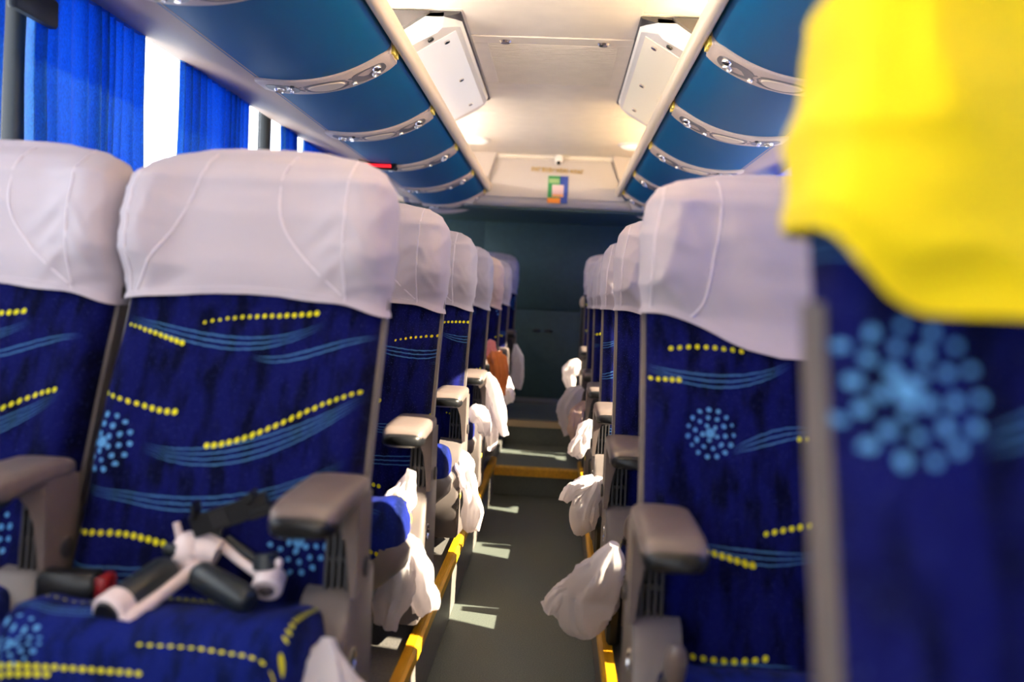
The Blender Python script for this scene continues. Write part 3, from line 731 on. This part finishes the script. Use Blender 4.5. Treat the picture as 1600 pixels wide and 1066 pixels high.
    for y, w, h in ((-.300, .0440, .0100), (-.330, .0465, .0155), (-.352, .0455, .0165), (-.366, .040, .0145), (-.374, .031, .010)):
        rings.append([((.2025 + w*math.copysign(abs(math.cos(a))**.45, math.cos(a)))*m, y, .491+AZ_ + h*math.copysign(abs(math.sin(a))**.6, math.sin(a))) for a in [2*math.pi*k/24 for k in range(24)]])
    ec.loft(rings).build('armrest_end_cap', M['black'], arm, smooth=50)
    arch = [(.25, .497), (.25, .352), (.2405, .352), (.236, .40), (.231, .435), (.222, .458), (.206, .474), (.183, .484), (.16, .488), (.158, .497)]
    MB().loft([[(x*m, y, z+AZ_) for x, z in arch] for y in (-.135, -.225)] ).build('arch_bracket', M['plastic'], arm, smooth=45)
    pr = MB()
    for x in (.1975, .208, .218, .229):
        pr.prism([(-.205, .355), (-.192, .49), (-.155, .49), (-.155, .355)], 'x', (x-.0022)*m, (x+.0022)*m)
    for z in (.40, .452): pr.box((.195*m, -.195, z-.004), (.231*m, -.155, z+.004))
    pr.box((.193*m, -.172, .352), (.234*m, -.14, .49))
    pr.xf(lambda p: (p[0], p[1], p[2]+AZ_)).build('post_ribs', M['plastic_d'], arm, smooth=0)
    MB().disc((.251*m, -.17, .385+AZ_), (m, 0, 0), .016, .004, n=18).build('pivot_cap', M['plastic_d'], arm)
    # side shell under the armrest
    pf = [(-.06, .362+AZ_), (-.205, .356+AZ_), (-.222, .348+AZ_), (-.262, .28+AZ_*.6), (-.33, .19), (-.345, .16), (-.345, .10), (-.31, .055), (-.10, .03), (-.05, .05)]
    pf = [(max(y, -.285), z) for y, z in pf]
    ss = MB()
    def of(p, k): cy, cz = -.2, .2; return (cy+(p[0]-cy)*k, cz+(p[1]-cz)*k)
    ss.loft([[((.168)*m, *p) for p in pf], [(.232*m, *p) for p in pf], [(.240*m, *of(p, .985)) for p in pf], [(.243*m, *of(p, .95)) for p in pf]])
    shl = ss.build('side_shell', M['shell'], st, smooth=35)
    MB().disc((.2425*m, -.20, .25), (m, 0, 0), .02, .003, n=20, prof=[(1, 0), (1, .5), (.85, 1), (.8, .4)]).build('round_emblem', M['chrome'], shl)
    MB().disc((.2425*m, -.235, .18), (m, 0, 0), .009, .003, n=14).build('bolt_cap', M['plate'], shl)
    lv = MB().ellipsoid((0, 0, 0), .017, .017, .036, pw=.8).xf(lambda p: (p[0]*m+.192*m, p[1]-.335-p[2]*.25, p[2]+.30))
    lv.build('recline_lever', M['plastic'] if 1 else M['black'], shl)
    MB().tube([(.20*m, -.335, .28), (.20*m, -.28, .25)], .008).build('lever_stem', M['black'], shl)
    if m < 0:
        MB().box((-.20, -.30, .012), (-.232, .02, .19), .008).build('lower_skirt', M['black'], st, smooth=35)
    # pedestal
    for y in (-.40, -.08):
        MB().loft([[(x*k, y+d, z) for x, d in ((-.16, -.02), (.16, -.02), (.16, .02), (-.16, .02))] for k, z in ((1.0, .0), (1.0, .012), (.55, .05), (.5, .2))]).build('pedestal_leg', M['steel'], st, smooth=0)
    # seat belt buckle
    bu = MB().box((-.05, -.022, -.026), (.045, .022, .022), .011).xf(lambda p: ((-.165+p[0])*m, -.255+p[1]+p[0]*.12*0, .34+DZ+p[2]+p[0]*.04)).build('belt_buckle', M['black'], st)
    MB().box((-.008, -.018, -.018), (.010, .018, .017), .004).xf(lambda p: ((-.116+p[0])*m, -.255+p[1], .342+DZ+p[2])).build('release_button', M['red'], bu)
    MB().tube([(-.205*m, -.25, .338+DZ), (-.215*m, -.20, .32+DZ), (-.20*m, -.14, .29+DZ)], .012, 6).build('belt_stalk', M['black'], bu)
    return st
XA, XW = .455, .932
LY = [1.47, 2.21, 2.95, 3.69, 4.43, 5.17, 5.98]
RY = [.53, 1.54, 2.29, 3.02, 3.76, 4.50, 5.24]
lab_l = ['blue aisle seat with the camera gimbal on its cushion, nearest left row',
 'left aisle seat directly behind the gimbal seat, forked white bag on its lever',
 'left aisle seat third from the front with two sunlit white bags',
 'left aisle seat fourth from the front, pale blue flower just under its cover',
 'left aisle seat with a cream cover, fifth from the front beside orange cloth',
 'left aisle seat sixth from the front, partly hidden, dull white cover',
 'last left aisle seat against the teal rear wall']
lab_lw = ['window seat at the left edge beside the gimbal seat, dark centre armrest',
 'left window seat directly behind the nearest pair, only its cover top showing',
 'left window seat third from the front, hidden by nearer covers',
 'left window seat fourth from the front, hidden by nearer covers',
 'left window seat fifth from the front, hidden by nearer covers',
 'left window seat sixth from the front, hidden by nearer covers',
 'last left window seat by the teal rear wall']
lab_r = ['blurred seat with a yellow cover at the right edge, closest to the camera',
 'right aisle seat with a drooping white cover, behind the yellow-covered seat',
 'right aisle seat second behind the yellow one, large white bag at its front',
 'right aisle seat with a sunlit stripe down its back, third behind the yellow one',
 'right aisle seat fourth behind the yellow one, sunlit strip on its back',
 'right aisle seat fifth behind the yellow one, narrow sliver of white cover',
 'last right aisle seat by the grab post at the rear']
lab_rw = ['right window seat in the row of the yellow cover',
 'right window seat one row behind the yellow cover', 'right window seat two rows behind the yellow cover',
 'right window seat three rows behind the yellow cover', 'right window seat four rows behind the yellow cover',
 'right window seat five rows behind the yellow cover', 'last right window seat at the rear wall']
protoL, protoR, protoY = seat('left', 1), seat('right', -1), seat('yellow', -1)
used = set(); LIFT = {4: .0, 5: .02, 6: .10}
def place(proto, x, y, z, label, shift, warm=False):
    o = proto if proto.name not in used else copy_tree(proto)
    used.add(proto.name); o.location = (x, y, z)
    tag(o, label, 'bus seat', 'seats on the left side' if x < 0 else 'seats on the right side')
    for c in o.children:
        if c.name.startswith(('backrest', 'cushion')) and 'pan' not in c.name:
            c['pattern_shift_across'], c['pattern_shift_up'] = shift
        if warm and c.name.startswith('headrest_cover'):
            c.data = c.data.copy(); c.data.materials[0] = M['cover_warm']
            for q in c.children: q.data = q.data.copy(); q.data.materials[0] = M['cover_warm']
    return o
SHL = [(0, 0), (.31, .05), (.12, .30), (.27, .23), (.05, .4), (.2, .12), (.4, .33)]
SHW = [(.03, .02), (.2, .3), (.1, .1), (.3, .2), (.4, .5), (.15, .05), (.05, .2)]
for k, y in enumerate(LY):
    zz = PL+LIFT.get(k, 0)
    place(protoL, -XA, y, zz, lab_l[k], SHL[k], warm=(k == 4))
    place(protoL, -XW, y, zz, lab_lw[k], SHW[k])
SHR = [(.072, -.16), (0, 0), (.33, .12), (.17, .02), (.25, .4), (.4, .2), (.1, .3)]
for k, y in enumerate(RY):
    zz = PL+({6: .08}.get(k, 0))
    place(protoY if k == 0 else protoR, XA+(.012 if k == 0 else 0), y, zz, lab_r[k], SHR[k])
    place(protoY if k == 0 else protoR, XW, y, zz, lab_rw[k], SHW[(k+3) % 7])

# ------------------------------------------------------------------ plastic bags tied to the levers
def bag(label, lobes, m=None, seed=1, neck=None, name='plastic_bag', cat='plastic bag', group='plastic bags tied to the seats', crush=1.0):
    b = MB(); base = Vector(lobes[0][0][0])
    for li, (pts, ws, ds) in enumerate(lobes):
        n = 26; path = spline(pts, n); N = 40; rings = []
        for i, p in enumerate(path):
            t = i/(n-1); k = t*(len(ws)-1); a = min(int(k), len(ws)-2); q = k-a; q = q*q*(3-2*q)
            w = ws[a]+(ws[a+1]-ws[a])*q; d = ds[a]+(ds[a+1]-ds[a])*q
            tg = (path[min(i+1, n-1)]-path[max(i-1, 0)]).normalized()
            ax = Vector((1, 0, 0)) - tg*tg.x; ax.normalize(); ay = tg.cross(ax)
            rg = []
            for j in range(N):
                an = 2*math.pi*j/N
                fold = 1 + crush*(.13*math.sin(6*an+seed+li*2+t*1.2)+.09*math.sin(11*an+seed*2+t*2.2)+.05*math.sin(19*an+seed-t*3))*min(1, t*5+.15)
                v = p + ax*(w*math.cos(an)*fold) + ay*(d*math.sin(an)*fold)
                nv = Vector((v.x*34+seed, v.y*34, v.z*12))
                rn = abs(noise.noise(nv)) + abs(noise.noise(nv*2.1))*.5
                v += (ax*math.cos(an)+ay*math.sin(an))*((rn-.3)*.016*crush*min(1, t*3+.1))
                v.z += noise.noise((v.x*42+seed, v.y*20, 5))*.022*crush*sm(.6, 1, t)
                rg.append(v-base)
            rings.append(rg)
        last = rings[-1]; c = sum((Vector(v) for v in last), Vector())/len(last)
        rings.append([c+(Vector(v)-c)*.5 for v in last])
        b.loft(rings)
    o = b.build(name, m or M['bag'], None, smooth=60); o.location = base
    tag(o, label, cat, group)
    return o
bag('white plastic bag hanging by the nearest left seat at the bottom edge', [([(-.222, 1.16, .515), (-.220, 1.13, .46), (-.20, 1.12, .40), (-.19, 1.12, .28)], [.010, .035, .048, .055, .06], [.010, .02, .03, .032, .03])], seed=2)
bag('white forked plastic bag knotted on the second left seat, hanging over the yellow edge',
    [([(-0.267, 1.925, 0.467), (-0.256, 1.920, 0.410), (-0.261, 1.915, 0.338), (-0.284, 1.904, 0.245)], [.010, .034, .040, .036, .020], [.010, .020, .024, .02, .012]),
     ([(-0.261, 1.925, 0.457), (-0.235, 1.925, 0.400), (-0.210, 1.925, 0.338), (-0.197, 1.925, 0.276)], [.010, .032, .036, .030, .028], [.010, .02, .022, .02, .014]),
     ([(-0.264, 1.935, 0.457), (-0.274, 1.951, 0.504), (-0.263, 1.966, 0.545), (-0.249, 1.977, 0.586)], [.010, .026, .032, .022, .006], [.008, .014, .016, .012, .006])], seed=4)
bag('sunlit white bag on the third left seat, broad lobe on the left', [([(-0.237, 2.735, 0.480), (-0.263, 2.725, 0.418), (-0.275, 2.714, 0.345), (-0.271, 2.704, 0.257)], [.012, .03, .038, .042, .018], [.01, .02, .024, .02, .012])], seed=6)
bag('bright sunlit white bag with a long tail beside the yellow edge', [([(-0.237, 2.746, 0.506), (-0.211, 2.714, 0.470), (-0.185, 2.683, 0.418), (-0.164, 2.673, 0.345), (-0.165, 2.662, 0.272)], [.022, .034, .028, .022, .028, .022], [.012, .02, .018, .014, .016, .01])], seed=7)
bag('small lilac-white bag balled on the fourth left seat', [([(-.245, 3.37, .58), (-.225, 3.36, .555), (-.20, 3.35, .53), (-.185, 3.34, .47)], [.016, .034, .034, .026, .012], [.012, .025, .025, .02, .01])], seed=9)
bag('long white bag with two drooping tails before the orange cloth', [([(-.205, 3.50, .70), (-.165, 3.46, .62), (-.14, 3.47, .52), (-.125, 3.46, .45)], [.012, .026, .028, .02, .012], [.01, .018, .018, .014, .008]),
    ([(-.205, 3.50, .68), (-.18, 3.48, .56), (-.175, 3.49, .48), (-.18, 3.48, .39)], [.012, .02, .024, .022, .010], [.01, .014, .016, .014, .008])], seed=11)
bag('white bag at the rear left seat below the orange cloth', [([(-.185, 4.10, .66), (-.175, 4.07, .62), (-.15, 4.05, .56), (-.14, 4.05, .52)], [.014, .030, .032, .02], [.012, .02, .02, .012])], seed=12)
bag('pale bag on the last left seats before the rear wall', [([(-.16, 4.85, .76), (-.145, 4.83, .68), (-.14, 4.83, .60), (-.14, 4.83, .52)], [.012, .03, .034, .02], [.012, .02, .02, .012])], seed=13)
bag('largest white bag, ballooning into the aisle from the nearest right bagged seat', [([(.223, 1.90, .468), (.208, 1.925, .408), (.184, 1.985, .333), (.176, 1.99, .275), (.192, 1.99, .229)], [.012, .037, .060, .071, .060, .032], [.012, .028, .040, .045, .040, .02]),
    ([(.197, 1.96, .375), (.139, 1.985, .333), (.107, 1.99, .307), (.089, 1.99, .275)], [.02, .027, .023, .023], [.02, .022, .02, .016])], seed=15, crush=.75)
bag('white bag with a small ear on the next right seat, above the largest bag', [([(0.231, 2.758, 0.449), (0.218, 2.748, 0.407), (0.192, 2.737, 0.353), (0.189, 2.737, 0.305), (0.207, 2.737, 0.268)], [.012, .032, .044, .048, .044, .025], [.012, .024, .032, .036, .03, .016]),
    ([(0.213, 2.748, 0.444), (0.170, 2.737, 0.422), (0.139, 2.726, 0.402), (0.121, 2.726, 0.370)], [.016, .022, .02, .014], [.014, .02, .018, .012])], seed=17, crush=.75)
bag('slender white bag slanting off the right seat, midway down the aisle', [([(0.225, 3.397, 0.546), (0.208, 3.386, 0.500), (0.182, 3.376, 0.449), (0.157, 3.376, 0.398)], [.014, .032, .032, .030, .020], [.012, .02, .022, .02, .012])], seed=19)
bag('pinkish bag with a lit top among the far right bags', [([(.240, 4.13, .53), (.188, 4.10, .49), (.175, 4.0, .44), (.18, 4.0, .37)], [.018, .030, .028, .026, .02], [.016, .022, .022, .02, .012])], M['bag_pink'], seed=21)
bag('rounded white bag on the far right, behind the pinkish one', [([(.205, 4.16, .60), (.165, 4.15, .56), (.135, 4.15, .50), (.145, 4.15, .44), (.15, 4.15, .37)], [.016, .04, .046, .036, .024], [.014, .03, .03, .026, .014])], seed=23)
bag('farthest right white bag, high against the dark rear wall', [([(.20, 4.86, .69), (.168, 4.85, .65), (.15, 4.85, .60), (.165, 4.85, .52)], [.014, .034, .04, .032, .018], [.012, .024, .026, .02, .012])], seed=25)
bag('orange cloth draped over a far left armrest', [([(-.225, 4.02, .735), (-.20, 3.99, .725), (-.185, 3.98, .66), (-.185, 3.98, .56)], [.03, .042, .036, .032, .026], [.03, .035, .03, .02, .014])], M['orange'], seed=27, name='orange_cloth', cat='cloth', group='clothes on the far left seats')
bag('pink cloth bunched on the backrest above the orange cloth', [([(-.255, 4.22, .80), (-.25, 4.19, .78), (-.24, 4.18, .74), (-.235, 4.18, .70)], [.012, .026, .028, .018], [.012, .02, .022, .014])], M['pink'], seed=29, name='pink_cloth', cat='cloth', group='clothes on the far left seats')

gp = thing('grab_post', 'slim dark upright post with a pale cap before the rear wall on the right', 'post', (.225, 5.42, .285))
MB().tube([(0, 0, 0), (0, 0, .72)], .016, 12).build('post', M['pillar'], gp)
MB().ellipsoid((0, 0, .735), .024, .024, .04).build('pale_cap', M['rail'], gp)
MB().disc((0, 0, 0), (0, 0, 1), .035, .012).build('base_flange', M['steel'], gp)

# ------------------------------------------------------------------ handheld camera gimbal lying on the nearest left seat
GL = Vector((-.469, 1.192, .519))
gm = thing('camera_gimbal', 'white and charcoal handheld phone gimbal with black clamp lying on the seat', 'gimbal', GL)
def W2(p): return Vector(p)-Vector((-.50, 1.27, .50))
A, B = Vector((-.540, 1.205, .530)), Vector((-.508, 1.335, .560))
ax = (B-A).normalized()
MB().tube([W2(A+ax*t) for t in (0, .004, .012, .10, .108)], [.019, .023, .0245, .0245, .021], 20).build('main_grip', M['gimbal_d'], gm)
si = Vector((.026, -.010, -.008))
MB().tube([W2(A+si+ax*t) for t in (-.012, .0, .06, .12, .15)], [.010, .0115, .009, .010, .013], 14).build('white_spine', M['gimbal_w'], gm)
MB().tube([W2(A-ax*.016), W2(A-ax*.012), W2(A+ax*.012), W2(A+ax*.016)], [.023, .0265, .0265, .023], 20).build('white_end_collar', M['gimbal_w'], gm)
MB().tube([W2(A-ax*.020), W2(A-ax*.014)], [.018, .021], 18).build('base_port', M['black'], gm)
hub = Vector((-.498, 1.345, .572))
MB().ellipsoid(W2(hub), .026, .03, .030, 20, 12, .8).build('pivot_hub', M['gimbal_w'], gm)
MB().tube([W2(hub+Vector((.0, .0, .004))), W2(hub+Vector((.026, .0, .006))), W2(hub+Vector((.044, .0, .0)))], [.022, .023, .021], 18).build('hub_sleeve', M['gimbal_w'], gm)
MB().box((-.013, -.006, -.009), (.013, .006, .009), .004).xf(lambda p: W2(Vector(p)+Vector((-.518, 1.325, .578)))).build('control_joystick', M['gimbal_d'], gm)
MB().tube([W2((-.512, 1.345, .585)), W2((-.520, 1.343, .615))], [.0065, .005], 10).build('tilt_fin', M['gimbal_w'], gm)
MB().tube([W2((-.495, 1.36, .592)), W2((-.460, 1.37, .590))], [.018, .019], 16).build('roll_motor', M['gimbal_d'], gm)
C, D = Vector((-.468, 1.300, .555)), Vector((-.362, 1.250, .530)); cx = (D-C).normalized()
MB().tube([W2(C+cx*t) for t in (0, .005, .014, .10, .108, .112)], [.014, .019, .021, .021, .018, .013], 20).build('second_grip', M['gimbal_d'], gm)
MB().tube([W2((-.456, 1.36, .580)), W2((-.42, 1.345, .562)), W2((-.385, 1.33, .548))], [.009, .0075, .008], 10).build('folding_arm', M['gimbal_w'], gm)
MB().tube([W2((-.452, 1.37, .586)), W2((-.40, 1.36, .560)), W2((-.375, 1.355, .55))], [.008, .007, .008], 10).build('arm_brace', M['gimbal_d'], gm)
mt = Vector((-.366, 1.318, .540))
wm = MB().tube([W2(mt+Vector((-.001, .014, .006))), W2(mt+Vector((.001, -.010, -.005))), W2(mt+Vector((.0015, -.014, -.007)))], [.023, .023, .019], 22).build('white_motor', M['gimbal_w'], gm)
MB().tube([W2(mt+Vector((.0015, -.0145, -.0072))), W2(mt+Vector((.002, -.017, -.009)))], [.012, .009], 18).build('motor_cap', M['plastic'], wm)
MB().tube([W2(mt+Vector((-.008, .008, .018))), W2(mt+Vector((-.010, .012, .040)))], [.019, .018], 18).build('black_motor', M['gimbal_d'], gm)
MB().ellipsoid(W2(mt+Vector((.013, .004, .03))), .006, .006, .008).build('trigger_button', M['gimbal_w'], gm)
E_, F_ = Vector((-.490, 1.335, .612)), Vector((-.372, 1.32, .662)); ex = (F_-E_).normalized(); up = Vector((-ex.z, 0, ex.x))
def bar(a, b, hw, hd, name):
    a, b = Vector(a), Vector(b); n = Vector((0, 1, 0)); q = up*hw
    MB().loft([[W2(p+q-n*hd), W2(p+q+n*hd), W2(p-q+n*hd), W2(p-q-n*hd)] for p in (a, a.lerp(b, .5), b)]).build(name, M['black'], gm, smooth=0)
bar(E_, F_, .016, .006, 'phone_clamp')
bar(E_+ex*.01+up*.016, E_+ex*.018+up*.030, .006, .014, 'clamp_jaw')
bar(F_-ex*.03+up*-.012, F_+ex*.004-up*.012, .006, .014, 'clamp_jaw')
bar(F_-ex*.035+up*.012, F_-ex*.015+up*.018, .006, .012, 'clamp_knob')
rbs = MB()
for k in range(4):
    p = E_+ex*(.035+k*.007); rbs.loft([[W2(p+up*.013+Vector((0, -.0075, 0))), W2(p+ex*.003+up*.013+Vector((0, -.0075, 0))), W2(p+ex*.003-up*.011+Vector((0, -.0075, 0))), W2(p-up*.011+Vector((0, -.0075, 0)))], [W2(p+up*.013+Vector((0, -.005, 0))), W2(p+ex*.003+up*.013+Vector((0, -.005, 0))), W2(p+ex*.003-up*.011+Vector((0, -.005, 0))), W2(p-up*.011+Vector((0, -.005, 0)))]])
rbs.build('clamp_ridges', M['plastic_d'], gm, smooth=0)
